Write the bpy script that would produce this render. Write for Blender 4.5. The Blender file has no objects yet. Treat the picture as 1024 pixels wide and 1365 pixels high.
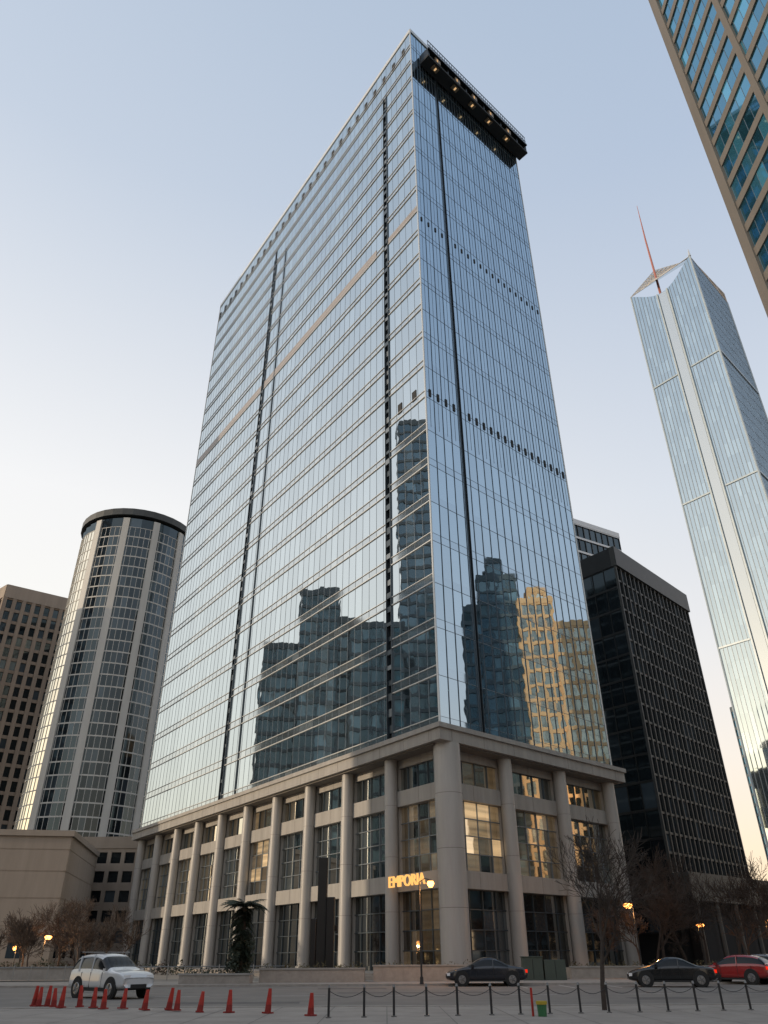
import bpy, math, random
from mathutils import Vector, Matrix
random.seed(7)
R=math.radians
scene=bpy.context.scene
COL=scene.collection

# ------------------------------------------------------------------ materials
def nt(name):
    m=bpy.data.materials.new(name); m.use_nodes=True
    t=m.node_tree; t.nodes.clear()
    return m,t,t.nodes,t.links
def mat(name,col,rough=.7,metal=0.,nscale=0,namt=.2,bump=0,spec=.5,coat=0,streak=False):
    m,t,N,L=nt(name)
    o=N.new('ShaderNodeOutputMaterial'); p=N.new('ShaderNodeBsdfPrincipled')
    p.inputs['Base Color'].default_value=(*col,1); p.inputs['Roughness'].default_value=rough
    p.inputs['Metallic'].default_value=metal; p.inputs['Specular IOR Level'].default_value=spec
    p.inputs['Coat Weight'].default_value=coat
    L.new(p.outputs[0],o.inputs[0])
    if nscale:
        tc=N.new('ShaderNodeTexCoord'); mp=N.new('ShaderNodeMapping')
        L.new(tc.outputs['Object'],mp.inputs[0])
        if streak: mp.inputs['Scale'].default_value=(1,1,.12)
        n=N.new('ShaderNodeTexNoise'); n.inputs['Scale'].default_value=nscale; n.inputs['Detail'].default_value=8
        n.inputs['Roughness'].default_value=.65
        L.new(mp.outputs[0],n.inputs['Vector'])
        r=N.new('ShaderNodeMapRange'); r.inputs[1].default_value=.3; r.inputs[2].default_value=.7
        r.inputs[3].default_value=1-namt; r.inputs[4].default_value=1+namt
        L.new(n.outputs['Fac'],r.inputs[0])
        mx=N.new('ShaderNodeVectorMath'); mx.operation='SCALE'; mx.inputs[0].default_value=col
        L.new(r.outputs[0],mx.inputs['Scale']); L.new(mx.outputs[0],p.inputs['Base Color'])
        if bump:
            b=N.new('ShaderNodeBump'); b.inputs['Strength'].default_value=bump; b.inputs['Distance'].default_value=.02
            L.new(n.outputs['Fac'],b.inputs['Height']); L.new(b.outputs[0],p.inputs['Normal'])
    return m
def glass(name,tint,base,refl=.7,rough=.02,var=.25,wave=0.0,lit=0,fmax=1.0):
    m,t,N,L=nt(name)
    o=N.new('ShaderNodeOutputMaterial'); d=N.new('ShaderNodeBsdfDiffuse'); g=N.new('ShaderNodeBsdfGlossy')
    mix=N.new('ShaderNodeMixShader')
    a=N.new('ShaderNodeAttribute'); a.attribute_name='rnd'
    lw=N.new('ShaderNodeLayerWeight'); lw.inputs['Blend'].default_value=.35
    mr=N.new('ShaderNodeMapRange'); mr.inputs[3].default_value=refl; mr.inputs[4].default_value=fmax
    L.new(lw.outputs['Facing'],mr.inputs[0])
    L.new(mr.outputs[0],mix.inputs[0]); L.new(d.outputs[0],mix.inputs[1]); L.new(g.outputs[0],mix.inputs[2])
    if lit:   # glow for lit rooms and painted gold reflections, level varies per pane
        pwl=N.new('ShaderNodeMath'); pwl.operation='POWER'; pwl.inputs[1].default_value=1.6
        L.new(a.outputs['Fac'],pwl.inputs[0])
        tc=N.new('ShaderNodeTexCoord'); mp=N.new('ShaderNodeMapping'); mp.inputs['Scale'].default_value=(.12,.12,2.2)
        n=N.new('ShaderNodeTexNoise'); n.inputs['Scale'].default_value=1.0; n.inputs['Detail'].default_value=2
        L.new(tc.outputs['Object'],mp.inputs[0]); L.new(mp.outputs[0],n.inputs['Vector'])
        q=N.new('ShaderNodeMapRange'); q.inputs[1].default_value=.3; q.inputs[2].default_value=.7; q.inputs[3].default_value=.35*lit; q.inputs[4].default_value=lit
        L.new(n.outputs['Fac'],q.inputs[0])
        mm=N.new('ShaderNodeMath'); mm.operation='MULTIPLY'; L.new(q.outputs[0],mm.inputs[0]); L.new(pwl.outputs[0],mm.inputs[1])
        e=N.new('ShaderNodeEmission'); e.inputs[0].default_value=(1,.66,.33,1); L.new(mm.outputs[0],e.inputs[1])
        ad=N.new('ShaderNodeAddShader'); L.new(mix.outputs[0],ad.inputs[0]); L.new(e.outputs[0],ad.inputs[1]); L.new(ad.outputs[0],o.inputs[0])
    else:
        L.new(mix.outputs[0],o.inputs[0])
    g.inputs['Roughness'].default_value=rough
    r2=N.new('ShaderNodeMapRange'); r2.inputs[3].default_value=1-var*.35; r2.inputs[4].default_value=1.0
    L.new(a.outputs['Fac'],r2.inputs[0])
    s=N.new('ShaderNodeVectorMath'); s.operation='SCALE'; s.inputs[0].default_value=tint
    L.new(r2.outputs[0],s.inputs['Scale']); L.new(s.outputs[0],g.inputs['Color'])
    pw=N.new('ShaderNodeMath'); pw.operation='POWER'; pw.inputs[1].default_value=5
    L.new(a.outputs['Fac'],pw.inputs[0])
    r3=N.new('ShaderNodeMapRange'); r3.inputs[3].default_value=.7; r3.inputs[4].default_value=1+var*9
    L.new(pw.outputs[0],r3.inputs[0])
    s2=N.new('ShaderNodeVectorMath'); s2.operation='SCALE'; s2.inputs[0].default_value=base
    L.new(r3.outputs[0],s2.inputs['Scale']); L.new(s2.outputs[0],d.inputs['Color'])
    if wave:
        tc=N.new('ShaderNodeTexCoord'); n=N.new('ShaderNodeTexNoise'); n.inputs['Scale'].default_value=.55; n.inputs['Detail'].default_value=1
        L.new(tc.outputs['Object'],n.inputs['Vector'])
        b=N.new('ShaderNodeBump'); b.inputs['Strength'].default_value=1; b.inputs['Distance'].default_value=wave
        L.new(n.outputs['Fac'],b.inputs['Height']); L.new(b.outputs[0],g.inputs['Normal'])
    return m
def emis(name,col,st):
    m,t,N,L=nt(name)
    o=N.new('ShaderNodeOutputMaterial'); e=N.new('ShaderNodeEmission')
    e.inputs[0].default_value=(*col,1); e.inputs[1].default_value=st; L.new(e.outputs[0],o.inputs[0]); return m

M={}
M['glassL']=glass('tower_glass',(.73,.795,.82),(.06,.08,.095),.72,.012,.2,.005)
M['glassR']=glass('tower_glass_east_sky',(.52,.65,.75),(.045,.072,.095),.72,.012,.2,.005)  # darker blue of the reflected east sky put into the tint
M['spand']=glass('spandrel_glass',(.72,.765,.78),(.18,.195,.20),.6,.06,.12)
M['spandR']=glass('spandrel_glass_east_sky',(.51,.635,.735),(.055,.08,.11),.7,.03,.12)  # same east-sky blue put into the spandrel tint
M['podglass']=glass('podium_glass',(.80,.84,.82),(.022,.028,.03),.5,.02,.6,.003)
M['podgold']=glass('podium_mirror_glass',(1,.93,.78),(.03,.028,.025),.82,.02,.5,.004)  # warm tint adds gold to the mirrored horizon
M['litglass']=glass('room_and_reflection_glow',(.8,.8,.75),(.03,.03,.028),.4,.02,.6,.003,lit=.16)  # dim glow: lit rooms, and gaps within the painted gold reflections
M['goldrefl']=glass('glow_reflection_glass',(1,.92,.78),(.05,.04,.028),.5,.02,.6,.004,lit=.75)  # warm glow painted in for golden reflections, not lit rooms
M['lobby']=glass('lobby_glass',(.7,.75,.75),(.012,.014,.016),.16,.03,.6,fmax=.8)
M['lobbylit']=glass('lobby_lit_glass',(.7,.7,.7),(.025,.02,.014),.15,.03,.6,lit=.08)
M['mull']=mat('mullion_metal',(.55,.565,.57),.4,.4)
M['mullm']=mat('mullion_grey',(.18,.21,.24),.4,.5)
M['mulld']=mat('mullion_dark',(.06,.08,.10),.4,.5)
M['dark']=mat('dark_recess',(.015,.017,.02),.8)
M['beigeband']=mat('mechanical_band',(.25,.235,.24),.5,0,.6,.1)
M['conc']=mat('podium_stone',(.30,.288,.27),.65,0,1.2,.18,.15,streak=True)
M['conc2']=mat('column_stone',(.35,.34,.325),.45,0,.8,.16,.1,streak=True)
M['soffit']=mat('soffit',(.16,.148,.135),.8,0,.5,.1)
M['white']=mat('pale_cladding',(.50,.50,.485),.5,0,.4,.1,streak=True)
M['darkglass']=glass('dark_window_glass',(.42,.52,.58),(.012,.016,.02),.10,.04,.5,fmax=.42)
M['goldglass']=glass('sky_gold_glass',(1,.93,.78),(.03,.03,.025),.8,.03,.5)  # gold of the reflected west sky strengthened in the tint
M['tan']=mat('tan_stone',(.24,.195,.158),.85,0,.5,.15,streak=True)
M['tan2']=mat('tan_stone_light',(.29,.245,.205),.85,0,.5,.12,streak=True)
M['beige']=mat('beige_precast',(.125,.118,.112),.8,0,.6,.1,streak=True)
M['blackmet']=mat('black_cladding',(.012,.014,.016),.35,.2,.5,.2)
M['gridmet']=mat('bronze_grid',(.055,.06,.062),.5,.2,.5,.15)
M['blueglass']=glass('blue_window_glass',(.27,.50,.66),(.03,.12,.19),.45,.03,.35)
M['paleglass']=glass('pale_blue_glass',(.58,.70,.78),(.08,.11,.13),.72,.03,.22)
M['pier']=mat('pale_blue_metal',(.36,.42,.46),.4,.2,.4,.08)
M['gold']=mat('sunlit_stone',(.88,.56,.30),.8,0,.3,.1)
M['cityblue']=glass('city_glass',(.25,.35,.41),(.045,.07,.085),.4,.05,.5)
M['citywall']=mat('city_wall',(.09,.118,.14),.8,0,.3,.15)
M['steel']=mat('galvanised_steel',(.22,.22,.22),.45,.7,3,.1)
M['lampiron']=mat('lamp_post_metal',(.04,.04,.042),.5,.4)
M['bulb']=emis('lamp_glow',(1,.36,.08),9)
M['warm']=emis('warm_light',(1,.6,.28),.7)
M['brass']=mat('brass_fitting',(.28,.21,.14),.4,.5)
M['signlit']=emis('sign_letters',(1,.50,.14),1.3)
M['bark']=mat('bark',(.055,.042,.034),.9,0,6,.3)
M['bark2']=mat('bark_far',(.065,.047,.038),.95,0,3,.2)
M['leaf']=mat('evergreen_leaf',(.03,.042,.026),.7,0,2.5,.5)
M['leafy']=mat('shrub_leaf',(.085,.075,.035),.8,0,2.5,.5)
M['asphalt']=mat('asphalt',(.18,.163,.147),.9,0,.55,.18,.4)
M['ground']=mat('ground_paving',(.22,.20,.175),.9,0,.35,.18,.2)
M['plaza']=mat('plaza_stone',(.28,.25,.222),.85,0,.9,.18,.2)
M['kerb']=mat('kerb_stone',(.32,.29,.26),.85,0,2,.18)
M['paint']=mat('road_paint',(.5,.49,.45),.8,0,5,.3)
M['patch']=mat('asphalt_patch',(.115,.107,.10),.9,0,2.5,.25,.3)
M['red']=mat('cone_plastic',(.40,.022,.012),.55,0,6,.25)
M['redd']=mat('cone_plastic_dirty',(.26,.02,.014),.7,0,6,.25)
M['rubber']=mat('tyre_rubber',(.02,.02,.02),.85)
M['alloy']=mat('alloy_wheel',(.35,.35,.36),.3,.8)
M['carglass']=mat('car_glass',(.010,.012,.014),.08,0,spec=.35)
M['cwhite']=mat('car_paint_white',(.60,.61,.62),.3,0,coat=1)
M['cblack']=mat('car_paint_black',(.010,.011,.013),.22,0,coat=.6)
M['cnavy']=mat('car_paint_navy',(.014,.018,.027),.22,0,coat=.6)
M['cred']=mat('car_paint_red',(.28,.02,.02),.25,0,coat=1)
M['cgrey']=mat('car_paint_grey',(.22,.22,.23),.25,.3,coat=1)
M['tail']=emis('tail_lamp',(1,.03,.01),.9)
M['head']=mat('head_lamp',(.85,.85,.85),.1)
M['greenbox']=mat('cabinet_green',(.05,.07,.058),.6,0,2,.1)
M['yellow']=mat('yellow_plastic',(.45,.33,.03),.6)
M['green']=mat('green_plastic',(.04,.16,.06),.6)
M['signblue']=mat('sign_face_blue',(.03,.09,.3),.5)
M['redmast']=mat('mast_red',(.36,.14,.11),.5)
M['black']=mat('black_granite',(.012,.012,.013),.35)
M['lattice']=mat('crown_lattice',(.5,.48,.45),.4,.5)

# ------------------------------------------------------------------ mesh builder
class MB:
    def __init__(s): s.v=[]; s.f=[]; s.m=[]; s.r=[]; s.mats=[]
    def mi(s,k):
        if k not in s.mats: s.mats.append(k)
        return s.mats.index(k)
    def poly(s,pts,k,r=None):
        b=len(s.v); s.v+= [tuple(p) for p in pts]; s.f.append(tuple(range(b,b+len(pts)))); s.m.append(s.mi(k)); s.r.append(random.random() if r is None else r)
    def faces(s,pts,fs,k):
        b=len(s.v); s.v+=[tuple(p) for p in pts]; rr=random.random()
        for f in fs: s.f.append(tuple(b+i for i in f)); s.m.append(s.mi(k)); s.r.append(rr)
    def hexa(s,p,k):
        s.faces(p,[(0,3,2,1),(4,5,6,7),(0,1,5,4),(1,2,6,5),(2,3,7,6),(3,0,4,7)],k)
    def box(s,x0,x1,y0,y1,z0,z1,k,rot=0,c=(0,0)):
        P=[(x0,y0),(x1,y0),(x1,y1),(x0,y1)]
        if rot:
            cs,sn=math.cos(rot),math.sin(rot)
            P=[(c[0]+(x-c[0])*cs-(y-c[1])*sn,c[1]+(x-c[0])*sn+(y-c[1])*cs) for x,y in P]
        s.hexa([(x,y,z0) for x,y in P]+[(x,y,z1) for x,y in P],k)
    def prism(s,P,z0,z1,k):
        n=len(P); s.faces([(x,y,z0) for x,y in P]+[(x,y,z1) for x,y in P],
          [tuple(range(n))[::-1],tuple(range(n,2*n))]+[(i,(i+1)%n,n+(i+1)%n,n+i) for i in range(n)],k)
    def tube(s,a,b,r0,r1,k,n=8,cap=False):
        a=Vector(a); b=Vector(b); d=(b-a)
        if d.length<1e-6: return
        d.normalize(); u=d.orthogonal().normalized(); w=d.cross(u)
        pts=[]
        for c,r in((a,r0),(b,r1)):
            for i in range(n):
                t=2*math.pi*i/n; pts.append(c+u*(r*math.cos(t))+w*(r*math.sin(t)))
        fs=[(i,(i+1)%n,n+(i+1)%n,n+i) for i in range(n)]
        if cap: fs+=[tuple(range(n))[::-1],tuple(range(n,2*n))]
        s.faces(pts,fs,k)
    def build(s,name,parent=None,smooth=False,bevel=0):
        me=bpy.data.meshes.new(name); me.from_pydata(s.v,[],s.f)
        for k in s.mats: me.materials.append(M[k])
        me.polygons.foreach_set('material_index',s.m)
        at=me.attributes.new('rnd','FLOAT','FACE'); at.data.foreach_set('value',s.r)
        if smooth: me.polygons.foreach_set('use_smooth',[True]*len(s.f))
        me.update(); o=bpy.data.objects.new(name,me); COL.objects.link(o)
        if parent: o.parent=parent
        if bevel:
            b=o.modifiers.new('b','BEVEL'); b.width=bevel; b.segments=2; b.limit_method='ANGLE'
        return o
def empty(name,loc=(0,0,0)):
    e=bpy.data.objects.new(name,None); e.empty_display_size=.1; e.location=loc; COL.objects.link(e); return e

class Edge:
    def __init__(s,o,e,n=None):
        s.o=Vector(o); v=Vector(e)-s.o; s.L=v.length; s.d=v/s.L
        s.n=Vector((s.d.y,-s.d.x)) if n is None else n
    def p(s,a,d,z): q=s.o+s.d*a+s.n*d; return (q.x,q.y,z)
def ebox(mb,E,s0,s1,z0,z1,d0,d1,k):
    mb.hexa([E.p(s0,d0,z0),E.p(s1,d0,z0),E.p(s1,d1,z0),E.p(s0,d1,z0),E.p(s0,d0,z1),E.p(s1,d0,z1),E.p(s1,d1,z1),E.p(s0,d1,z1)],k)
def pane(mb,E,s0,s1,z0,z1,k,tilt=.0015,d=0,r=None):
    tx=random.gauss(0,tilt)*(s1-s0)/2; tz=random.gauss(0,tilt)*(z1-z0)/2
    mb.poly([E.p(s0,d-tx-tz,z0),E.p(s1,d+tx-tz,z0),E.p(s1,d+tx+tz,z1),E.p(s0,d-tx+tz,z1)],k,r)

def facade(gl,fr,E,z0,z1,nx,nz,gk,rk,bk,rw,rd,bh,bd,tilt=.0015,ribs=None,a=0,b=None,per=1):
    """glass panes + protruding ribs and floor bands along an edge"""
    b=E.L if b is None else b
    w=(b-a)/nx; h=(z1-z0)/nz
    for i in range(nx):
        for j in range(nz):
            pane(gl,E,a+i*w,a+(i+1)*w,z0+j*h,z0+(j+1)*h,gk,tilt)
    if rw:
        for i in range(0,nx+1,per):
            ebox(fr,E,a+i*w-rw/2,a+i*w+rw/2,z0,z1,-.1,rd,rk)
    if bh:
        for j in range(nz+1):
            zz=z0+j*h
            ebox(fr,E,a+.004,b-.004,max(z0+.002,zz-bh/2),min(z1-.003,zz+bh/2),-.12,bd,bk)

# ------------------------------------------------------------------ MAIN TOWER
A=(5.08,69.0); B=(-41.2,134.0); C=(26.0,88.0); D=(B[0]+C[0]-A[0],B[1]+C[1]-A[1])
Z0=19.9; NF=25; FH=4.92; ZT=Z0+NF*FH+.9
tower=empty('glass_office_tower')
EL=Edge(A,B); EL.n=Vector((-abs(EL.d.y),-abs(EL.d.x)))   # left face, s measured from the near corner
ER=Edge(A,C)
gl=MB(); fr=MB()
nxL=54; wL=EL.L/nxL
slots=[(5*wL,5*wL+.8,132.5),(32.4*wL,32.4*wL+.75,129.0)]
def panels(E,n,w,sl):
    out=[]
    for i in range(n):
        s0,s1=i*w,(i+1)*w
        segs=[(s0,s1,None)]
        for (a,b,zt) in sl:
            ns=[]
            for (p,q,t) in segs:
                if b<=p or a>=q: ns.append((p,q,t)); continue
                if a>p: ns.append((p,a,t))
                ns.append((max(a,p),min(b,q),zt))
                if b<q: ns.append((b,q,t))
            segs=ns
        out+= [(i,)+s for s in segs if s[1]-s[0]>.02]
    return out
for (i,s0,s1,zt) in panels(EL,nxL,wL,slots):
    for j in range(NF):
        z=Z0+j*FH
        if zt and z<zt: continue
        pane(gl,EL,s0,s1,z,z+.95,'spand',.0008)
        pane(gl,EL,s0,s1,z+.95,z+FH,'glassL',.0012)
for i in range(nxL+1):
    s0=i*wL
    ebox(fr,EL,s0-.016,s0+.016,Z0,ZT-.9,-.1,.025,'mullm')
for j in range(NF+1):
    z=Z0+j*FH
    segs=[(0,slots[0][0]),(slots[0][1],slots[1][0]),(slots[1][1],EL.L)] if z<130 else [(0,EL.L)]
    for a,b in segs:
        ebox(fr,EL,a,b,z-.05,z+.05,-.12,.12,'mull')
        if j<NF: ebox(fr,EL,a,b,z+.92,z+.99,-.12,.09,'mull')
# mechanical floor band
zb=Z0+15*FH
for a,b in ((7*wL,slots[1][0]-.2),(slots[1][1]+.2,EL.L)):
    ebox(fr,EL,a,b,zb+.1,zb+1.75,-.1,.07,'beigeband')
ebox(fr,EL,0.2,5*wL-.2,zb+.1,zb+1.3,-.1,.06,'beigeband')
ebox(fr,EL,29.5*wL-.1,29.5*wL+.1,Z0,129,-.1,.14,'mulld')
for (a,b,zt) in slots:
    for s in (a-.05,b+.05):
        ebox(fr,EL,s-.05,s+.05,Z0,zt+1,-.9,.16,'mulld')
    z=Z0+1
    while z<zt:
        ebox(fr,EL,a+.01,b-.01,z,z+random.uniform(.4,.9),-.7,-.12+random.uniform(0,.3),'mullm' if random.random()<.35 else 'mulld'); z+=FH/3
ebox(fr,EL,-.05,EL.L,ZT-.9,ZT,-.6,.13,'mull')
for i in range(1,nxL,2):
    ebox(fr,EL,i*wL+.3,i*wL+1.05,ZT-5.4,ZT-3.5,-.1,.08,'dark')
for i in (1,3,):
    ebox(fr,EL,i*wL+.3,i*wL+1.1,60.0,61.5,-.1,.07,'dark')
# right face
nxR=20; wR=ER.L/nxR
slotR=[(4.2*wR,4.2*wR+.34,134)]
for (i,s0,s1,zt) in panels(ER,nxR,wR,slotR):
    for j in range(NF):
        z=Z0+j*FH
        if zt and z<zt: continue
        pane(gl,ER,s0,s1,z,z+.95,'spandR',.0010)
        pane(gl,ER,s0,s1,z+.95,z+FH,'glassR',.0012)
for i in range(nxR+1):
    s0=i*wR
    ebox(fr,ER,s0-.026,s0+.026,Z0,ZT-.9,-.1,.06,'mulld')
    if i<nxR and i!=4: ebox(fr,ER,s0+wR/2-.015,s0+wR/2+.015,55,ZT-.9,-.1,.03,'mullm')
for j in range(NF+1):
    z=Z0+j*FH
    for a,b in [(0,slotR[0][0]),(slotR[0][1],ER.L)]:
        ebox(fr,ER,a,b,z-.02,z+.02,-.12,.026,'mullm')
        if j<NF and j%2==0: ebox(fr,ER,a,b,z+.935,z+.96,-.12,.022,'mullm')
for s in (slotR[0][0]-.03,slotR[0][1]+.03):
    ebox(fr,ER,s-.03,s+.03,Z0,135,-.9,.08,'mulld')
ebox(fr,ER,-.05,ER.L,ZT-.9,ZT,-.6,.15,'mull')
for i in range(nxR):
    if i==4: continue
    for zz in (59.6,92.0):
        ebox(fr,ER,i*wR+.58,i*wR+(.92 if zz<80 else .84),zz,zz+(1.1 if zz<80 else .85),-.1,.09,'dark')
for P in (A,C,B):
    fr.tube((P[0],P[1],Z0),(P[0],P[1],ZT),.11,.11,'mull',8)
EB=Edge(C,D); EC=Edge(D,B)
for E in (EB,EC):
    facade(gl,fr,E,Z0,ZT-.9,int(E.L/3),NF,'glassL','mulld','mull',.1,.08,.3,.1)
def inset(P,d):
    cx=sum(p[0] for p in P)/len(P); cy=sum(p[1] for p in P)/len(P)
    out=[]
    for x,y in P:
        v=Vector((x-cx,y-cy)); v*= (1-d/v.length); out.append((cx+v.x,cy+v.y))
    return out
foot=[A,C,D,B]
core=MB(); core.prism(inset(foot,1.6),Z0+.1,ZT-.5,'dark'); core.build('core',tower)
gl.build('curtain_wall',tower); fr.build('mullions',tower)
rp=MB(); rp.prism(inset(foot,12),ZT-.5,ZT+.2,'soffit'); rp.build('roof',tower)

# balcony under the roof on the right face
bal=MB()
bs0,bs1=2.0,ER.L+.9; bz=134.6
ebox(bal,ER,bs0,bs1,bz,bz+.5,.15,2.2,'dark')
ebox(bal,ER,bs0,bs1,bz+.5,bz+2.3,.15,.5,'dark')
ebox(bal,ER,bs0+.02,bs1-.02,bz+2.3,bz+2.7,.16,2.4,'blackmet')
ebox(bal,ER,bs0+.01,bs0+.25,bz+.5,bz+2.3,.5,2.1,'blackmet')
ebox(bal,ER,bs1-.25,bs1-.01,bz+.5,bz+2.3,.5,2.1,'blackmet')
n=11
for i in range(n+1):
    s=bs0+.4+(bs1-bs0-.8)*i/n
    ebox(bal,ER,s-.14,s+.14,bz+.5,bz+2.3,1.7,2.05,'blackmet')
for i in (0.3,2.4,4.3,6.2,8.3):     # fittings hung below the deck
    s=bs0+.6+(bs1-bs0-.8)*(i+.2)/n
    ebox(bal,ER,s,s+1.3,bz-.3,bz-.003,1.0,1.8,'brass')
    ebox(bal,ER,s+.5,s+.8,bz-.35,bz-.303,1.2,1.7,'warm')
    ebox(bal,ER,s+.1,s+1.3,bz+.7,bz+1.9,1.8,2.2,'brass')
    ebox(bal,ER,s+.4,s+.65,bz+.9,bz+1.6,2.2,2.24,'warm')
rn=44
for i in range(rn+1):
    s=bs0+.1+(bs1-bs0-.2)*i/rn
    ebox(bal,ER,s-.04,s+.04,bz+2.7,bz+5.0,2.1,2.18,'mullm')
for z in (bz+3.8,bz+5.0):
    ebox(bal,ER,bs0,bs1,z,z+.1,2.08,2.2,'mullm')
bal.build('roof_balcony',tower)

# podium
GP=.45
pod=MB(); pg=MB(); colm=MB()
def podface(E,cols,special):
    d=-1.25
    for bi,(a,b) in enumerate(zip(cols[:-1],cols[1:])):
        for li,(z0,z1,nz,k) in enumerate(((GP,6.6,4,'lobby'),(8.0,13.9,4,'podglass'),(15.3,17.5,1,'podglass'))):
            nx=5; w=(b-a)/nx; h=(z1-z0)/nz
            for i in range(nx):
                for j in range(nz):
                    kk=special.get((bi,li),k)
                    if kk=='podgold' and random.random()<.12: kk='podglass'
                    if kk=='goldrefl' and (random.random()<.2 or (li==1 and j==0)): kk='litglass'
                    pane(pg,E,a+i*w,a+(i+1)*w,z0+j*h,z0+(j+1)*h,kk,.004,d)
                ebox(pod,E,a+i*w-.035,a+i*w+.035,z0,z1,d-.1,d+.12,'mulld' if li!=1 else 'mullm')
            for j in range(nz+1):
                zz=z0+j*h; ebox(pod,E,a,b,zz-.04,zz+.04,d-.12,d+.10,'mulld' if li!=1 else 'mullm')
        for (z0,z1,dd) in ((6.6,8.0,d+.75),(13.9,15.3,d+.6),(17.5,18.45,d+.3)):
            ebox(pod,E,a+.1,b-.1,z0,z1,d-.2,dd,'conc')
            ebox(pod,E,(a+b)/2-.02,(a+b)/2+.02,z0+.03,z1-.03,dd-.01,dd+.006,'soffit')
        ebox(pod,E,a+.0,a+.42,GP,18.4,d-.15,d+.35,'conc')
        ebox(pod,E,b-.42,b-.0,GP,18.4,d-.15,d+.32,'conc')
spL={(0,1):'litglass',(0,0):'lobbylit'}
for q in (3,5,6,7,8,9): spL[(q,2)]='podgold'
for q in (4,6,7,8,9): spL[(q,1)]='podgold'
spL[(4,1)]='goldrefl'; spL[(4,2)]='goldrefl'  # glow stands in for a golden reflection in this bay
podface(EL,[.4+7.85*i for i in range(11)],spL)
podface(ER,[.4,9.3,18.2,27.4],{(0,2):'goldrefl',(0,1):'goldrefl',(1,2):'podglass',(2,2):'podgold',(1,1):'litglass',(1,0):'lobby'})
for i in range(1,11):
    p=EL.p(.4+7.85*i,-.3,0); colm.tube((p[0],p[1],GP),(p[0],p[1],18.4),.62,.62,'conc2',24)
    colm.tube((p[0],p[1],GP),(p[0],p[1],GP+.35),.78,.78,'conc2',24)
    for z in (5,9.5,14): colm.tube((p[0],p[1],z),(p[0],p[1],z+.03),.625,.625,'soffit',24)
for s in (9.3,18.2,27.3):
    p=ER.p(s,-.3,0); colm.tube((p[0],p[1],GP),(p[0],p[1],18.4),.68,.68,'conc2',24)
    colm.tube((p[0],p[1],GP),(p[0],p[1],GP+.35),.85,.85,'conc2',24)
    for z in (5,9.5,14): colm.tube((p[0],p[1],z),(p[0],p[1],z+.03),.686,.686,'soffit',24)
bis=(EL.n+ER.n).normalized()
cc=(A[0]-bis.x*.8+.5,A[1]-bis.y*.8)
colm.tube((cc[0],cc[1],GP),(cc[0],cc[1],18.4),1.22,1.22,'conc2',32)
for z in (5.0,9.5,14.0):
    colm.tube((cc[0],cc[1],z),(cc[0],cc[1],z+.04),1.228,1.228,'soffit',32)
def outset(d):
    nL=EL.n; nR=ER.n; nB=Edge(C,D).n; nC=Edge(D,B).n
    def inter(P,n1,n2):
        det=n1.x*n2.y-n1.y*n2.x
        return (P[0]+(d*n2.y-d*n1.y)/det,P[1]+(n1.x*d-n2.x*d)/det)
    return [inter(A,nL,nR),inter(C,nR,nB),inter(D,nB,nC),inter(B,nC,nL)]
pod.prism(outset(.95),18.4,19.45,'conc')
pod.prism(outset(1.15),19.45,19.88,'conc')
pod.prism(outset(-3.2),GP-.3,18.38,'dark')
for E in (EL,ER):
    ebox(pod,E,0.5,E.L,18.25,18.39,-1.1,.55,'soffit')
for E in (EL,ER):
    k=0.5
    while k<E.L:
        ebox(pod,E,k,k+.05,18.42,19.43,.9,.958,'soffit'); k+=3.93 if E is EL else 4.45
pod.build('podium',tower); pg.build('podium_glazing',tower); colm.build('columns',tower,smooth=True)

tx=bpy.data.curves.new('illuminated_sign','FONT'); tx.body='EMPORIA'; tx.size=1.3; tx.extrude=.08; tx.space_character=1.0
so=bpy.data.objects.new('illuminated_sign',tx); COL.objects.link(so)
p=EL.p(7.6,.55,6.9); so.location=p
dx=-EL.d
so.rotation_euler=(R(90),0,math.atan2(dx.y,dx.x)); tx.materials.append(M['signlit'])

# ------------------------------------------------------------------ generic building
def building(name,foot,z0,z1,nf,mod,gk,rk,bk,rw,rd,bh,bd,parapet=1.5,per=1,pk=None,tilt=.0015):
    e=empty(name); g=MB(); f=MB()
    n=len(foot)
    for i in range(n):
        E=Edge(foot[i],foot[(i+1)%n]); nx=max(1,int(round(E.L/mod)))
        facade(g,f,E,z0,z1,nx,nf,gk,rk,bk,rw,rd,bh,bd,tilt,per=per)
        ebox(f,E,-rd*.5,E.L+rd*.5,z1,z1+parapet,-.3,max(rd,bd)+.05,pk or bk)
    f.prism(inset(foot,.6),z0,z1+.3,'dark')
    g.build('windows',e); f.build('frame',e); return e
def rect(cx,cy,w,d,rot=0):
    cs,sn=math.cos(R(rot)),math.sin(R(rot))
    return [(cx+x*cs-y*sn,cy+x*sn+y*cs) for x,y in((-w/2,-d/2),(w/2,-d/2),(w/2,d/2),(-w/2,d/2))]

# curved building on the left
cb=empty('curved_office_building'); g=MB(); f=MB()
cx,cy,rad=-66.5,176,14.2; H=100; nfac=36
def arcp(r,t): return (cx+r*math.cos(t),cy+r*math.sin(t))
for i in range(nfac):
    t0=2*math.pi*i/nfac; t1=2*math.pi*(i+1)/nfac
    E=Edge(arcp(rad,t0),arcp(rad,t1))
    ang=math.degrees((t0+t1)/2)
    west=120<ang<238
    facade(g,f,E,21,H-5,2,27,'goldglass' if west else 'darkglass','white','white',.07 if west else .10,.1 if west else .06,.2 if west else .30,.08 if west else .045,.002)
    pane(g,E,0,E.L,H-5,H-2.5,'darkglass')
    if i in (24,27,30,33,0,3):
        ebox(f,E,E.L*.5-.8,E.L*.5+.8,21,H-2.6,-.1,.4,'white')
f.prism([arcp(rad-.8,2*math.pi*i/36) for i in range(36)],21,H-2.5,'dark')
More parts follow.
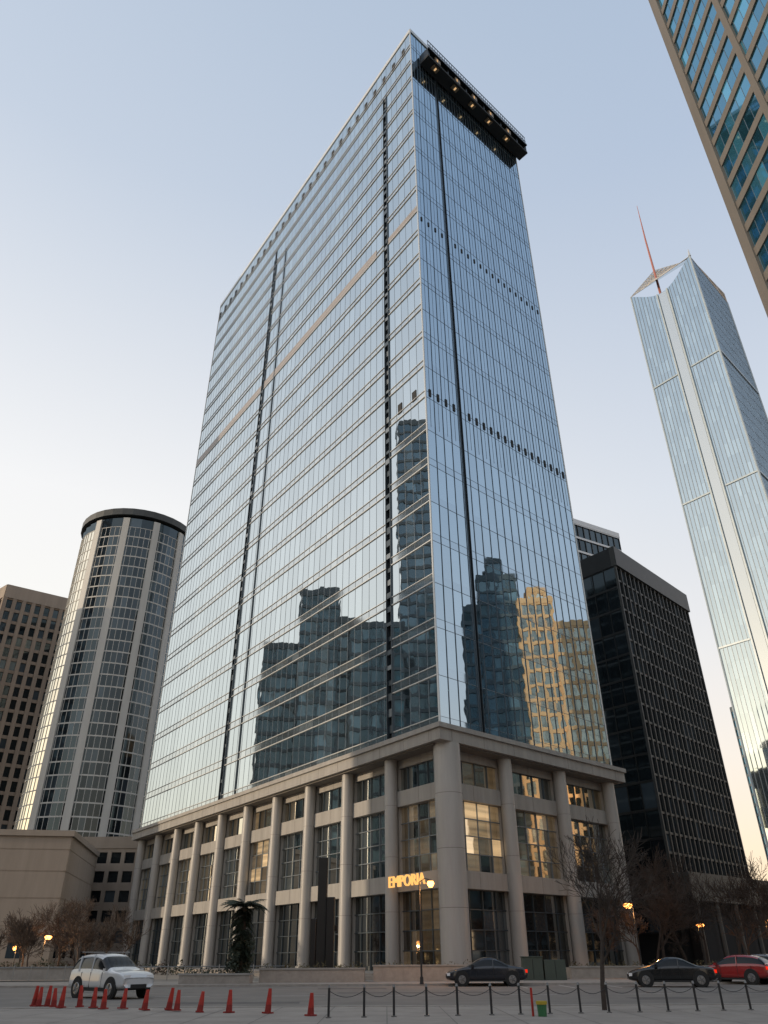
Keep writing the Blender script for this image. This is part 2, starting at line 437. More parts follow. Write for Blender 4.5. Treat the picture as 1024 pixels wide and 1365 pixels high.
f.prism([arcp(rad+.7,2*math.pi*i/36) for i in range(36)],H-1.8,H,'gridmet')
for (q0,q1) in ((( -83.5,182),(-77.5,168.6)),((-77.5,168.6),(-72,164.5))):
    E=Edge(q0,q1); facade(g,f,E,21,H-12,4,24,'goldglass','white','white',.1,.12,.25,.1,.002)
    ebox(f,E,-.1,E.L,H-12,H-10.5,-.3,.2,'white')
f.prism([(-83,182),(-77.2,169.2),(-71,166.5),(-62,190),(-83,195)],21,H-12,'dark')
P=[(-74,150),(-46,150),(-40,190),(-84,190)]
for i in range(4):
    E=Edge(P[i],P[(i+1)%4]); facade(g,f,E,0,19,int(E.L/2.4),6,'darkglass','tan2','tan2',.75,.3,1.3,.28,.002)
    ebox(f,E,-.2,E.L+.2,19,21,-.3,.45,'tan2')
f.prism(inset(P,.8),0,20.9,'tan2')
g.build('windows',cb); f.build('frame',cb)

building('brown_stone_building',[(-112,200),(-97,211),(-112,240),(-150,232)],0,93,26,2.6,'darkglass','tan','tan',1.1,.6,.9,.3,4,1,'tan2')
e=empty('low_stone_building'); g=MB(); f=MB()
P=[(-90,112),(-47,120),(-52,146),(-95,140)]
f.prism(P,0,17.2,'tan2')
for i in range(4):
    E=Edge(P[i],P[(i+1)%4]); ebox(f,E,-.3,E.L+.3,17.2,18.0,-.6,.35,'tan2'); ebox(f,E,-.1,E.L+.1,0,1.2,-.3,.2,'tan')
    for zz in (5.5,9,12.5,15.4): ebox(f,E,-.1,E.L+.1,zz,zz+.10,-.3,.04,'tan')
    for k in range(int(E.L/7)):
        s=3+7*k
        ebox(g,E,s,s+2.6,1.6,4.8,-.3,.03,'darkglass'); ebox(f,E,s-.2,s+2.8,4.8,5.1,-.2,.2,'tan')
f.build('walls',e); g.build('windows',e)

# dark building on the right
db=empty('dark_office_building'); g=MB(); f=MB()
P=[(38.2,110),(57,129.5),(46,142),(28,122)]
E=Edge(P[0],P[1]); facade(g,f,E,11,57,18,18,'darkglass','gridmet','gridmet',.22,.3,.32,.16,.003)
ebox(f,E,-.2,E.L+.4,57,60.5,-.4,.55,'gridmet')
E=Edge(P[3],P[0]); facade(g,f,E,4,57,7,14,'darkglass','blackmet','blackmet',.10,.10,.35,.08,.003)
ebox(f,E,-.1,E.L-.3,57,60.4,-.4,.2,'blackmet')
for q in ((1,2),(2,3)):
    E=Edge(P[q[0]],P[q[1]]); facade(g,f,E,11,57,10,18,'darkglass','gridmet','gridmet',.38,.3,.5,.25); ebox(f,E,0,E.L,57,60.4,-.4,.35,'gridmet')
f.prism(inset(P,.9),0,60,'blackmet')
f.prism([(39.6,107.5),(66,131.5),(58,140),(36,114)],7.6,11,'gridmet')
f.prism([(41.6,111),(63,131),(57,137),(38,116)],0,7.6,'dark')
for i in range(7):
    t=i/6; f.tube((40.3+24*t,108.7+22*t,0),(40.3+24*t,108.7+22*t,7.6),.35,.35,'gridmet',10)
f.build('frame',db); g.build('windows',db)
e=building('louvred_office_block',rect(41,150,22,14,30),0,84,24,1.8,'darkglass','gridmet','mull',.12,.2,.5,.25,1.2)

# tall faceted tower far right
ft=empty('faceted_glass_skyscraper'); g=MB(); f=MB()
P0=(115,243);P1=(134,219.5);P2=(161,246.5);P3=(142,270)
HT=263
E=Edge(P0,P1)
nx=20; w=E.L/nx
def top(t): return HT-9*math.sin(math.pi*min(1,t*1.02))**1.2
NZ=44
for i in range(nx):
    t0,t1=i/nx,(i+1)/nx
    for j in range(NZ):
        z0=HT*.96/NZ*j; z1=HT*.96/NZ*(j+1)
        pane(g,E,i*w,(i+1)*w,z0,z1,'paleglass',.002)
    g.poly([E.p(i*w,0,HT*.96),E.p((i+1)*w,0,HT*.96),E.p((i+1)*w,0,top(t1)),E.p(i*w,0,top(t0))],'paleglass')
    ebox(f,E,i*w-.10,i*w+.10,0,top(t0)-.2,-.1,.12,'mullm')
for c,wd in ((.40,.6),(.56,.7)):
    ebox(f,E,c*E.L-wd/2,c*E.L+wd/2,0,top(c)-.3,-.1,.7,'pier')
pane(g,E,.42*E.L,.54*E.L,0,top(.48)-.5,'spand',.001,.3)
for z in (92,150,208):
    for a,b in ((0,.38),(.585,1)): ebox(f,E,a*E.L,b*E.L,z-.3,z+.3,-.1,.3,'pier')
E=Edge(P1,P2)
facade(g,f,E,0,HT,26,44,'paleglass','mullm','mullm',.18,.10,.12,.05,.002)
for z in (92,150,208): ebox(f,E,0,E.L,z-.4,z+.4,-.1,.35,'pier')
for q in ((P2,P3),(P3,P0)):
    E=Edge(*q); facade(g,f,E,0,HT,12,44,'paleglass','mullm','mullm',.3,.3,.3,.15)
for q in (P0,P1,P2): f.tube((q[0],q[1],0),(q[0],q[1],HT),.4,.4,'pier',8)
f.prism(inset([P0,P1,P2,P3],2),0,HT*.95,'dark')
def lat(a,b,c,d,n,m):
    a,b,c,d=map(Vector,(a,b,c,d))
    for i in range(n+1):
        t=i/n; f.tube(a.lerp(b,t),d.lerp(c,t),.16,.16,'lattice',5)
    for i in range(m+1):
        t=i/m; f.tube(a.lerp(d,t),b.lerp(c,t),.22,.22,'lattice',5)
tri=[(P0[0],P0[1],HT),(133,250,289),(147,240,285),(P1[0],P1[1],HT)]
lat(tri[0],tri[1],tri[2],tri[3],9,9)
g.poly(tri,'spand',.5)
f.tube((P1[0],P1[1],HT),(P1[0]+.5,P1[1]+.5,HT+5),.6,.1,'mull',6)
lat((P1[0],P1[1],HT),tri[2],(P2[0],P2[1],HT+6),(P2[0],P2[1],HT),6,4)
f.tube((126,237,256),(126.5,238,296),.6,.4,'redmast',8); f.tube((126.5,238,296),(127,238,322),.4,.1,'redmast',8)
g.build('windows',ft); f.build('frame',ft)

# near building top right
nb=building('beige_office_tower',[(45.5,30),(75,30),(75,62.5),(45.5,62.5)],0,185,42,1.6,'blueglass','mullm','beige',.04,.04,1.3,.18,3)
f=MB(); E=Edge((45.5,62.5),(45.5,30)); ebox(f,E,-.2,1.5,0,184,-.3,.4,'beige')
for k in (1,2,3): ebox(f,E,k*10+1.6,k*10+2.6,0,184,-.3,.3,'beige')
f.build('corner_pier',nb)
building('distant_office_tower',rect(158,300,24,20,20),0,88,24,2.5,'blueglass','citywall','citywall',.4,.3,1.0,.3)

# buildings round the square (some seen in the glass, some added for shade)
def az(o,a,d): return (o[0]+d*math.sin(R(a)),o[1]+d*math.cos(R(a)))
M1=(72,51.4)
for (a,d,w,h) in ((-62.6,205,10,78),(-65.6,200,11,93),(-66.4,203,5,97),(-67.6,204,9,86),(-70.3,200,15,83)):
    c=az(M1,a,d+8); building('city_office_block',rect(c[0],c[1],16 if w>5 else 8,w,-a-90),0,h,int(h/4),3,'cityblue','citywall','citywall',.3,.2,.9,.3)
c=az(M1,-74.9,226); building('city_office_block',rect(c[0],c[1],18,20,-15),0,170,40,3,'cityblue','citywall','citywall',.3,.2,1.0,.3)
M2=(-64.1,70.5)
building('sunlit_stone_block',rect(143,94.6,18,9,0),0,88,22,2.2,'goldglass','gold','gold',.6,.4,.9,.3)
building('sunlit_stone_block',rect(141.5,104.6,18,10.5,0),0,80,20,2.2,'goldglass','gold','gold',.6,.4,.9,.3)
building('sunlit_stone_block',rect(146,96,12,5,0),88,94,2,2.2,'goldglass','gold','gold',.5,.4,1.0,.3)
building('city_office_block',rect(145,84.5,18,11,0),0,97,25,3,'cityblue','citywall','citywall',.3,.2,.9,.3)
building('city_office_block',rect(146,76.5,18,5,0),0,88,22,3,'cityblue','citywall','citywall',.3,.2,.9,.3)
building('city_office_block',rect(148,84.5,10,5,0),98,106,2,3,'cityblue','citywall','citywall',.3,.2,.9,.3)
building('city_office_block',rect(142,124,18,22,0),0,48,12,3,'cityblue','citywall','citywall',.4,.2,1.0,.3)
for (x,y,w,h) in ((-105,38,26,50),(-110,8,30,47),(-108,-26,32,52),(-100,-62,34,44)):  # added out of view, sized to keep sun off street and podium
    building('unseen_street_block',rect(x,y,20,w,0),0,h,int(h/4),3.2,'darkglass','tan2','tan2',.8,.3,1.2,.35)
for (x,y,w,d,h) in ((-50,-45,30,20,34),(0,-55,40,22,42),(52,-48,34,22,30),(95,20,20,30,36)):
    building('unseen_street_block',rect(x,y,w,d,0),0,h,int(h/4),3.4,'darkglass','tan2','tan2',.8,.3,1.2,.35)
for i in range(16):
    x=-330+i*46+random.uniform(-8,8); h=random.uniform(14,32)
    building('distant_building',rect(x,430+random.uniform(-20,20),38,20,0),0,h,int(h/4)+1,5,'darkglass','tan','tan',1.2,.3,1.3,.35)

# ------------------------------------------------------------------ ground
def sheet(name,P,z,k):
    m=MB(); m.poly([(x,y,z) for x,y in P],k); return m.build(name)
sheet('ground',[(-2500,-2500),(2500,-2500),(2500,2500),(-2500,2500)],0,'ground')
sheet('road',[(-400,29),(400,33),(400,56),(-400,54)],.004,'asphalt')
m=MB()
for i in range(-20,40):
    x=i*5.5; m.poly([(x,41.9+x*.008,.012),(x+2.6,41.9+(x+2.6)*.008,.012),(x+2.6,42.05+(x+2.6)*.008,.012),(x,42.05+x*.008,.012)],'paint')
for i in range(0,14):
    x=8+i*2.7; m.poly([(x,50.2,.012),(x+.12,50.2,.012),(x+.12,55.4,.012),(x,55.4,.012)],'paint')
m.build('road_markings')
m=MB()
for (x,y,w,d) in ((-6,36,5,1.6),(2,45,9,1.1),(12,38,3,2),(-16,48,6,1.4),(20,43,8,.8),(-2,51,4,2)):
    pts=[(x+random.uniform(-.1,.1)+w*(.5 if c in(1,2) else -.5),y+random.uniform(-.1,.1)+d*(.5 if c in (2,3) else -.5),.008) for c in range(4)]
    m.poly(pts,'patch')
m.build('road_patches')
m=MB(); m.hexa([(-400,54,-.1),(400,56,-.1),(400,56.3,-.1),(-400,54.3,-.1),(-400,54,.13),(400,56,.13),(400,56.3,.13),(-400,54.3,.13)],'kerb')
m.hexa([(-400,28.7,-.1),(400,32.7,-.1),(400,33,-.1),(-400,29,-.1),(-400,28.7,.13),(400,32.7,.13),(400,33,.13),(-400,29,.13)],'kerb')
m.build('kerb')
m=MB(); m.prism([(-400,54.3),(400,56.3),(400,63),(-400,63)],-.05,.12,'plaza')
m.prism([(-400,20),(400,20),(400,32.7),(-400,28.7)],-.05,.11,'plaza')
m.build('pavement')
m=MB()
m.prism(outset(5.5),-.05,.28,'plaza'); m.prism(outset(4.8),.28,GP,'plaza'); m.build('plaza')
m=MB()
for i in range(-30,40):
    m.poly([(i*1.8,20,.115),(i*1.8+.02,20,.115),(i*1.8+.02,28.9+i*1.8*.01+1.9,.115),(i*1.8,28.9+i*1.8*.01+1.9,.115)],'patch')
for y in (22,24,26,28): m.poly([(-60,y,.119),(70,y,.119),(70,y+.02,.119),(-60,y+.02,.119)],'patch')
m.build('pavement_joints')

def leafclump(mb,c,rx,ry,rz,n,size,k):
    for _ in range(n):
        u=Vector((random.gauss(0,1),random.gauss(0,1),random.gauss(0,1))).normalized()*random.random()**.4
        p=Vector((c[0]+u.x*rx,c[1]+u.y*ry,c[2]+u.z*rz)); 
        a=Vector((random.uniform(-1,1),random.uniform(-1,1),random.uniform(-1,1))).normalized(); b=a.orthogonal().normalized()
        s=size*random.uniform(.6,1.4)
        mb.poly([p-a*s,p-b*s*.5,p+a*s,p+b*s*.5],k)
def planter(x0,x1,y0,y1,h,shrub='leafy',n=500,wall='kerb'):
    e=empty('stone_planter'); m=MB()
    m.box(x0,x1,y0,y0+.35,.1,h,wall); m.box(x0,x1,y1-.35,y1,.1,h,wall)
    m.box(x0,x0+.35,y0+.352,y1-.352,.1,h-.003,wall); m.box(x1-.35,x1,y0+.352,y1-.352,.1,h-.003,wall)
    m.box(x0-.06,x1+.06,y0-.06,y0+.4,h,h+.1,'conc'); m.box(x0+.3,x1-.3,y0+.3,y1-.3,.1,h-.1,'bark')
    m.build('wall',e)
    m=MB()
    k=int((x1-x0)/1.1)
    for i in range(k):
        leafclump(m,(x0+.6+(x1-x0-1.2)*i/max(1,k-1)+random.uniform(-.2,.2),(y0+y1)/2,h+.1),.6,.6,random.uniform(.2,.45),int(n/k),.07,shrub)
    m.build('shrubs',e)
planter(-8.6,-1.5,59,61,.85)
planter(-.9,7.4,60,62,1.0,'leafy',200)
planter(-13.5,-8.9,56.8,58.2,.6,'leaf')
planter(-34,-20,70,72,.9,'leafy',900)
planter(14,26,66,68,.8,'leafy',900)

# ------------------------------------------------------------------ trees
def bare_tree(mb,loc,h,seed,depth=6,spread=.55,r0=None,k='bark',sides=5,tw=.0):
    rnd=random.Random(seed)
    def br(p,d,l,r,lev):
        segs=3; 
        for i in range(segs):
            d=(d+Vector((rnd.gauss(0,.10 if lev==0 else .15),rnd.gauss(0,.1 if lev==0 else .15),rnd.gauss(.03,.08)))).normalized()
            q=p+d*(l/segs); r2=r*(.86 if lev else .9)
            mb.tube(p,q,max(r,tw),max(r2,tw),k,sides if lev<3 else 3)
            p,r=q,r2
            if lev<depth and (i>0 or lev>0) and rnd.random()<.8:
                ax=d.orthogonal().normalized(); ax.rotate(Matrix.Rotation(rnd.uniform(0,6.28),3,d))
                nd=(d*math.cos(spread*1.3)+ax*math.sin(spread*1.3)+Vector((0,0,.12))).normalized()
                br(p,nd,l*rnd.uniform(.55,.8),r*.6,lev+1)
        if lev<depth:
            for _ in range(2):
                ax=d.orthogonal().normalized(); ax.rotate(Matrix.Rotation(rnd.uniform(0,6.28),3,d))
                sp=spread*rnd.uniform(.5,1.1)
                nd=(d*math.cos(sp)+ax*math.sin(sp)+Vector((0,0,.1))).normalized()
                br(p,nd,l*rnd.uniform(.65,.85),r*.75,lev+1)
    br(Vector(loc),Vector((0,0,1)),h*.30,r0 or h*.016,0)
def tree(x,y,h,seed,depth=5,k='bark',**kw):
    m=MB(); bare_tree(m,(x,y,.1),h,seed,depth,k=k,**kw); return m.build('bare_tree')
tree(6.9,28.2,6.3,31,5,spread=.52,r0=.085,tw=.0075)
for (x,y,h,s) in ((27,84,11,3),(30.5,88,12.5,5),(33.5,90,10,8),(36,80,9.5,9),(22,75,7,21),(34,84,10,23),(25,80,9,24)):
    tree(x,y,h,s,5,k='bark2',tw=.018)
for (x,y,h,s) in ((-30,84,7.5,13),(-35,92,8,14),(-37,88,6.5,15),(-26,80,6,16),(-33,80,6,17)):
    tree(x,y,h,s,5,k='bark2',tw=.014)
m=MB()
for i in range(12):
    bare_tree(m,(-62+i*2.9,98+random.uniform(-4,4),0),random.uniform(4.5,7),100+i,4,k='bark2',tw=.022)
for i in range(10):
    bare_tree(m,(42+i*3.4,88+random.uniform(-4,14),0),random.uniform(6,9.5),200+i,4,k='bark2',tw=.025)
m.build('distant_trees')
m=MB()
for i in range(60):
    leafclump(m,(-66+i*.75,94+random.uniform(-2,2),.5),.9,.7,random.uniform(.6,1.2),50,.14,'leaf' if random.random()<.6 else 'bark2')
m.build('hedge')
# palm with a dense skirt of old fronds
et=empty('palm_tree'); m=MB(); lf=MB()
ex,ey=-9.8,58
m.tube((ex,ey,.3),(ex+.05,ey,2.6),.2,.17,'bark',10); m.tube((ex+.05,ey,2.6),(ex,ey,4.8),.17,.13,'bark',10)
def frond(base,t,L_,up,droop,wd=.045):
    last=Vector(base); n_=9
    hd=Vector((math.cos(t),math.sin(t),0)); side=Vector((-math.sin(t),math.cos(t),0))
    for j in range(1,n_+1):
        q=j/n_; p_=Vector(base)+hd*(L_*q)+Vector((0,0,up*q-droop*q*q))
        lf.tube(last,p_,.02*(1.1-q*.8),.02*(1.1-q),'leaf',4)
        for sg in (-1,1):
            for sub in (0,.33,.66):
                o_=last.lerp(p_,sub); ll=.5*math.sin(math.pi*min(1,q*.85+.12))*random.uniform(.7,1.1)
                tip=o_+side*sg*ll*.75+hd*ll*.5+Vector((0,0,-ll*random.uniform(.25,.6)))
                w_=hd*wd
                lf.poly([o_-w_,o_+w_,tip],'leaf')
        last=p_
for i in range(34):
    frond((ex,ey,4.7),i*2.4+random.uniform(-.2,.2),random.uniform(1.4,1.95),random.uniform(.45,.95),random.uniform(.6,1.3))
for i in range(110):
    z=random.uniform(1.3,4.4); frond((ex,ey,z+.2),random.uniform(0,6.28),random.uniform(.55,1.0),.1,random.uniform(.5,.9))
for i in range(34):
    t=random.uniform(0,6.28); r_=random.uniform(.1,.85)
    leafclump(lf,(ex+r_*math.cos(t),ey+r_*math.sin(t),random.uniform(.7,2.8)),.38,.38,.38,70,.09,'leaf')
m.build('trunk',et); lf.build('fronds',et)

# ------------------------------------------------------------------ street lamps
def lamp(x,y,h,arm=.55,power=60,br=.2):
    e=empty('street_lamp',(x,y,0)); m=MB()
    m.tube((0,0,.1),(0,0,.5),.13,.10,'lampiron',10,True); m.tube((0,0,.5),(0,0,h-.1),.065,.045,'lampiron',8)
    m.tube((0,0,h-.1),(arm*.5,0,h+.12),.035,.03,'lampiron',6); m.tube((arm*.5,0,h+.12),(arm,0,h+.02),.03,.03,'lampiron',6)
    m.tube((arm,0,h+.04),(arm,0,h-.04),.06,br*.7,'lampiron',10,True)
    m.build('pole',e); b=MB(); b.tube((arm,0,h-.04),(arm,0,h-.18),br*.7,br,'bulb',12,True); b.tube((arm,0,h-.18),(arm,0,h-.40),br,br*.5,'bulb',12,True); b.build('lantern',e)
    ld=bpy.data.lights.new('lamp_light','POINT'); ld.energy=power; ld.color=(1,.45,.15); ld.shadow_soft_size=.15
    lo=bpy.data.objects.new('lamp_light',ld); COL.objects.link(lo); lo.parent=e; lo.location=(arm,0,h-.6)
lamp(2.2,54.6,5.9,.75,420,.25); lamp(20.6,70,5.35,-.4,380,.38); lamp(36.0,98,4.7,.3,300,.45); lamp(-34.4,86,3.6,.3,300,.36); lamp(-37.5,87,2.7,-.2,100,.2)
lamp(43,96,5.0,.3,80,.25)

e=empty('black_pylon_sculpture'); m=MB()
m.box(-5.1,-4.4,62,62.6,.3,8.1,'black'); m.box(-5.5,-5.12,61.9,62.7,.3,4.0,'black'); m.box(-4.38,-3.8,61.8,62.6,.3,5.4,'black')
m.box(-4.3,-3.6,62.7,63.1,3.2,3.6,'black'); m.box(-6,-3.2,61.4,63.2,.1,.55,'plaza')
m.build('slabs',e,bevel=.03)

def signpost(x,y,h,k):
    e=empty('traffic_sign',(x,y,.1)); m=MB(); m.tube((0,0,0),(0,0,h),.03,.03,'steel',8,True)
    m.tube((0,-.04,h-.25),(0,-.06,h-.25),.2,.2,k,20,True); m.build('post_and_disc',e)
signpost(26.5,58,2.5,'signblue')

# ------------------------------------------------------------------ cars
def car(name,x,y,head,paint,kind='sedan',sc=1.0):
    e=empty(name,(x,y,.006)); e.rotation_euler=(0,0,R(head)); e.scale=(sc,)*3
    if kind=='sedan':
        S=[(-2.32,.42,.70,.72,.72),(-2.24,.28,.88,.92,.80),(-1.75,.25,.92,.99,.88),(-1.25,.24,.93,1.02,.90),(-.62,.22,.94,1.40,.91),(-.1,.22,.93,1.45,.91),(.35,.22,.92,1.41,.91),(1.05,.22,.90,.98,.90),(1.7,.24,.84,.88,.88),(2.2,.28,.70,.74,.80),(2.34,.36,.58,.60,.66)]
    elif kind=='suv':
        S=[(-2.27,.5,1.0,1.04,.84),(-2.24,.38,1.06,1.12,.92),(-2.12,.34,1.07,1.70,.94),(-1.5,.32,1.08,1.79,.95),(-.6,.30,1.08,1.82,.95),(.25,.30,1.07,1.78,.95),(.92,.30,1.06,1.16,.95),(1.7,.32,1.04,1.10,.93),(2.15,.36,.98,1.02,.90),(2.28,.45,.80,.83,.80)]
    else:
        S=[(-1.98,.42,.80,.84,.74),(-1.93,.3,.95,1.02,.84),(-1.6,.26,.96,1.38,.87),(-1.0,.24,.96,1.47,.88),(-.2,.24,.95,1.49,.88),(.3,.24,.94,1.43,.88),(1.0,.24,.92,1.0,.87),(1.6,.26,.82,.86,.84),(1.95,.32,.62,.66,.70)]
    m=MB(); ring=[]
    for (sx,zb,zl,zr,w) in S:
        cab=zr-zl>.2
        rw=(.76 if kind!='suv' else .84) if cab else .84
        hp=[(w*.82,zb),(w,zb+.12),(w*1.0,(zb+zl)/2),(w*.985,zl-.04),(w*.96,zl),(w*rw,zr-.05 if cab else zr-.01),(w*rw*.6,zr),(0,zr+.01)]
        full=[(sx,-a,b) for a,b in hp]+[(sx,a,b) for a,b in hp[-2::-1]]
        ring.append(full)
    n=len(ring[0]); V=[p for r in ring for p in r]
    F=[];K=[]
    for i in range(len(S)-1):
        for j in range(n-1):
            F.append((i*n+j,i*n+j+1,(i+1)*n+j+1,(i+1)*n+j))
            ca=S[i][3]-S[i][2]>.2; cb_=S[i+1][3]-S[i+1][2]>.2
            k=paint
            side=j in (4,n-6)
            topf=j in (5,6,7,8)
            if side and (ca or cb_) : k='carglass'
            if topf and (ca!=cb_) : k='carglass'
            K.append(k)
        F.append((i*n,(i+1)*n,(i+1)*n+n-1,i*n+n-1)); K.append('rubber')
    F.append(tuple(range(n))); K.append(paint); F.append(tuple(range((len(S)-1)*n,len(S)*n))[::-1]); K.append(paint)
    m.v=V; m.f=F; m.m=[m.mi(k) for k in K]; m.r=[.5]*len(F)
    b=m.build('body',e,smooth=True)
    sd=b.modifiers.new('s','SUBSURF'); sd.levels=2; sd.render_levels=2
    Lf=S[-1][0]; Lr=S[0][0]; w=max(s[4] for s in S); wr=.34 if kind!='suv' else .39
    p=MB()
    for wx in (Lf-.88,Lr+.90):
        for sg in (-1,1):
            p.tube((wx,sg*(w-.10),wr+.03),(wx,sg*(w+.004),wr+.03),wr+.08,wr+.08,'rubber',24,True)
            p.tube((wx,sg*(w-.2),wr),(wx,sg*(w+.03),wr),wr,wr*.97,'rubber',24,True)
            p.tube((wx,sg*(w+.02),wr),(wx,sg*(w+.045),wr),wr*.66,wr*.6,'alloy',14,True)
            for a in range(5):
                t=a*1.2566; p.tube((wx,sg*(w+.05),wr),(wx+wr*.55*math.cos(t),sg*(w+.05),wr+wr*.55*math.sin(t)),.03,.03,'steel',5)
    zl=S[-2][2]-.10; zr=S[1][2]-.12
    for sg in (-1,1):
        p.box(Lf-.2,Lf-.02,sg*.62-.16,sg*.62+.16,zl-.08,zl+.06,'head')
        ty=sg*(.66 if kind!='suv' else .74)
        p.box(Lr-.01,Lr+.22,ty-.12,ty+.12,zr-.1,zr+.06,'tail')
        p.box(.75,.92,sg*(w+.0)-.04,sg*(w+.10)+.04,S[5][2]+.0,S[5][2]+.13,paint)
        for px in (-.35,):
            p.tube((px,sg*w*.955,S[4][2]),(px-.02,sg*w*(.8 if kind!='suv' else .85),S[4][3]-.06),.04,.035,paint,5)
        if kind=='suv': p.tube((-1.45,sg*w*.955,1.08),(-1.5,sg*w*.86,1.70),.06,.05,paint,5)
        for px in (.62,-.36,-1.15):
            p.box(px-.008,px+.008,sg*(w*.99)-.012,sg*(w*.99)+.012,.42,S[4][2]-.03,'rubber')
        p.box(Lr+.5,Lf-.55,sg*w*.975-.02,sg*w*.975+.02,.24 if kind!='suv' else .30,.33 if kind!='suv' else .44,'rubber')
    p.box(Lf-.1,Lf+.02,-.42,.42,.42,.58,'rubber'); p.box(Lr-.02,Lr+.1,-.26,.26,.55,.68,'head')
    if kind=='suv':
        for sg in(-1,1): p.tube((-1.8,sg*.70,1.87),(.2,sg*.70,1.85),.025,.025,'steel',5)
    p.build('details',e)
car('parked_suv',-12.9,41.0,-40,'cwhite','suv',.98)
car('parked_car',6.2,54.2,178,'cnavy','sedan',1.06)
car('parked_car',16.7,51.2,168,'cblack','sedan',1.05)
car('parked_car',22.2,55.2,138,'cred','hatch',1.08)
car('parked_car',26.2,61.3,128,'cgrey','hatch',1.1)
car('parked_car',30.2,67,128,'cblack','hatch',1.05)

# ------------------------------------------------------------------ cones / bollards / etc.
def cone(x,y,z,h=.62):
    h*=random.uniform(.9,1.06)
    e=empty('traffic_cone',(x,y,z)); e.rotation_euler=(R(random.uniform(-4,4)),R(random.uniform(-6,6)),random.random()); m=MB()
    m.box(-.13,.13,-.13,.13,0,.04,'redd'); m.tube((0,0,.04),(0,0,h*.35),.10,.088,'redd',14); m.tube((0,0,h*.35),(0,0,h),.088,.05,'red',14,True)
    m.build('body',e)
xs=[70,78,87,99,112,130,150,168,188,218,243,255,282,313,353,398]
for i,px in enumerate(xs):
    t=(px-70)/330.; y=31.6-(5.2*t); x=-12.6+ (px-70)*0.0316
    cone(x,y+random.uniform(-.3,.3),.11 if y<28.4 else .13)
prev=None
for i in range(17):
    x=-1.6+i*.93+random.uniform(-.05,.05); y=25.3+i*.18
    e=empty('steel_bollard',(x,y,.11)); m=MB(); m.tube((0,0,0),(0,0,.72),.035,.035,'lampiron',10); m.tube((0,0,.72),(0,0,.79),.05,.03,'steel',10,True); m.tube((0,0,0),(0,0,.03),.08,.08,'steel',10,True); m.build('post',e)
    if prev:
        c=MB(); a=Vector(prev); b=Vector((x,y,.76)); last=a
        for q in range(1,9):
            t=q/8; pt=a.lerp(b,t); pt.z-=.16*4*t*(1-t); c.tube(last,pt,.009,.009,'lampiron',5); last=pt
        ob=c.build('chain'); ob.parent=e; ob.matrix_parent_inverse=Matrix.Translation(-Vector((x,y,.11)))
    prev=(x,y,.76)
e=empty('utility_cabinet'); m=MB(); m.box(9.6,11,61,61.8,.1,1.5,'greenbox'); m.box(11.1,12.6,61,61.8,.1,1.35,'greenbox'); m.box(9.55,11.05,60.95,61.85,1.5,1.56,'greenbox')
m.box(10.28,10.31,60.97,61,.2,1.4,'dark'); m.box(11.85,11.88,60.97,61,.2,1.3,'dark'); m.build('cabinet',e,bevel=.02)
e=empty('litter_bin'); m=MB(); m.tube((4.45,25.5,.11),(4.45,25.5,.40),.12,.14,'green',16,True); m.tube((4.45,25.5,.40),(4.45,25.5,.48),.16,.16,'yellow',16,True); m.tube((4.2,25.6,.11),(4.2,25.6,.8),.035,.035,'red',10,True); m.build('bin',e)
m=MB()
for i in range(26):
    x=-40+i*1.3; m.tube((x,66,.12),(x,66,1.15),.05,.05,'conc',6,True)
m.tube((-40,66,1.0),(-7.5,66,1.0),.03,.03,'steel',6)
m.build('railing')

# ------------------------------------------------------------------ world, sun, camera
SUN_AZ=-104; SUN_EL=9
w=bpy.data.worlds.new('World'); scene.world=w; w.use_nodes=True
T=w.node_tree; N=T.nodes; L=T.links; N.clear()
out=N.new('ShaderNodeOutputWorld'); add=N.new('ShaderNodeAddShader')
sky=N.new('ShaderNodeTexSky'); sky.sky_type='NISHITA'; sky.sun_disc=False; sky.sun_elevation=R(SUN_EL); sky.sun_rotation=R(SUN_AZ)
b1=N.new('ShaderNodeBackground'); b1.inputs[1].default_value=.05; L.new(sky.outputs[0],b1.inputs[0])
tc=N.new('ShaderNodeTexCoord'); sp=N.new('ShaderNodeSeparateXYZ'); L.new(tc.outputs['Generated'],sp.inputs[0])
def ramp(st):
    r=N.new('ShaderNodeValToRGB'); el=r.color_ramp.elements
    el[0].position=st[0][0]; el[0].color=(*st[0][1],1); el[1].position=st[-1][0]; el[1].color=(*st[-1][1],1)
    for p,c in st[1:-1]: q=el.new(p); q.color=(*c,1)
    L.new(sp.outputs['Z'],r.inputs[0]); return r
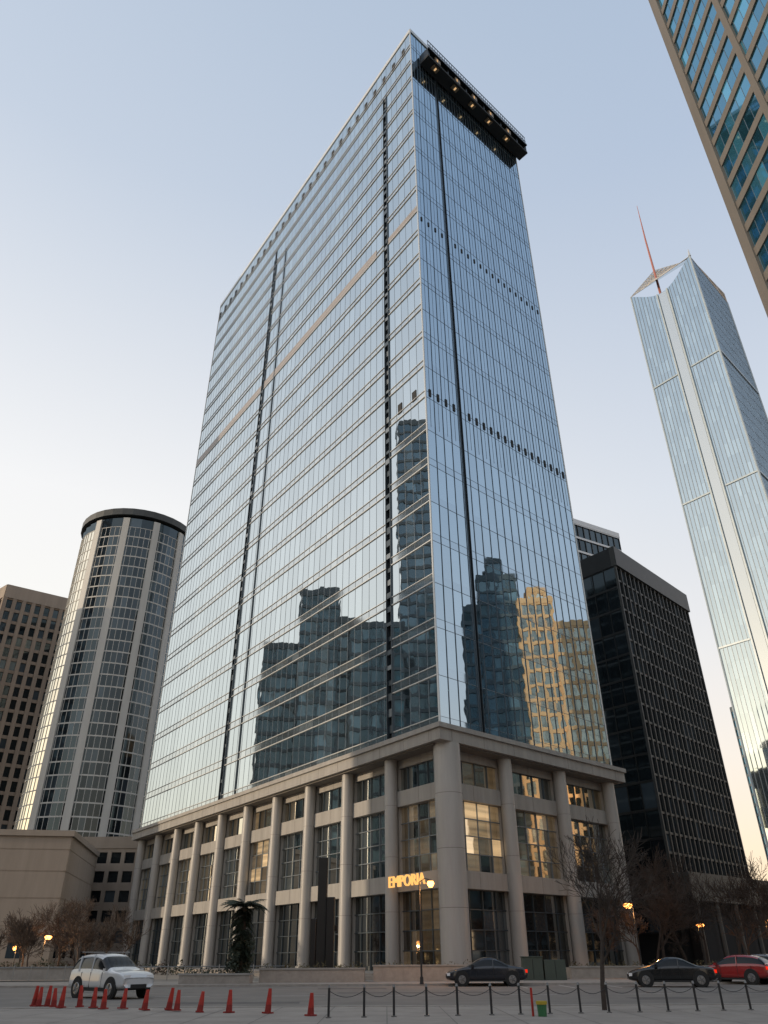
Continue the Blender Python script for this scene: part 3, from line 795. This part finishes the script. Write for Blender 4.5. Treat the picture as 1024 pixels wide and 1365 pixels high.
rw_=ramp([(0,(1,.78,.52)),(.1,(1,.88,.70)),(.28,(1,.95,.86)),(.5,(.94,.92,.90)),(.8,(.58,.645,.745)),(1,(.46,.55,.68))])
re_=ramp([(0,(1,.58,.32)),(.1,(.98,.69,.47)),(.2,(.92,.76,.64)),(.33,(.78,.74,.73)),(.5,(.62,.66,.73)),(.8,(.42,.51,.66)),(1,(.34,.45,.60))])
dt=N.new('ShaderNodeVectorMath'); dt.operation='DOT_PRODUCT'; dt.inputs[1].default_value=(math.sin(R(SUN_AZ+20)),math.cos(R(SUN_AZ+20)),0)
L.new(tc.outputs['Generated'],dt.inputs[0])
mr=N.new('ShaderNodeMapRange'); mr.interpolation_type='SMOOTHSTEP'; mr.inputs[1].default_value=-.75; mr.inputs[2].default_value=.5
L.new(dt.outputs['Value'],mr.inputs[0])
mx=N.new('ShaderNodeMixRGB'); L.new(mr.outputs[0],mx.inputs[0]); L.new(re_.outputs[0],mx.inputs[1]); L.new(rw_.outputs[0],mx.inputs[2])
b2=N.new('ShaderNodeBackground'); b2.inputs[1].default_value=.93; L.new(mx.outputs[0],b2.inputs[0])
L.new(b1.outputs[0],add.inputs[0]); L.new(b2.outputs[0],add.inputs[1]); L.new(add.outputs[0],out.inputs[0])
sl=bpy.data.lights.new('sun','SUN'); sl.energy=2.5; sl.angle=R(.5); sl.color=(1,.79,.56)
so=bpy.data.objects.new('sun',sl); COL.objects.link(so)
sd=Vector((math.sin(R(SUN_AZ))*math.cos(R(SUN_EL)),math.cos(R(SUN_AZ))*math.cos(R(SUN_EL)),math.sin(R(SUN_EL))))
so.rotation_euler=sd.to_track_quat('Z','Y').to_euler()
cd=bpy.data.cameras.new('camera'); cam=bpy.data.objects.new('camera',cd); COL.objects.link(cam)
cd.sensor_fit='VERTICAL'; cd.sensor_height=36; cd.lens=26.0; cd.clip_end=6000; cd.clip_start=.1
cam.matrix_world=Matrix.Translation((0,0,1.6))@Matrix.Rotation(R(121),4,'X')@Matrix.Rotation(R(-.3),4,'Z')
scene.camera=cam
scene.view_settings.view_transform='Standard'; scene.view_settings.look='None'; scene.view_settings.exposure=0
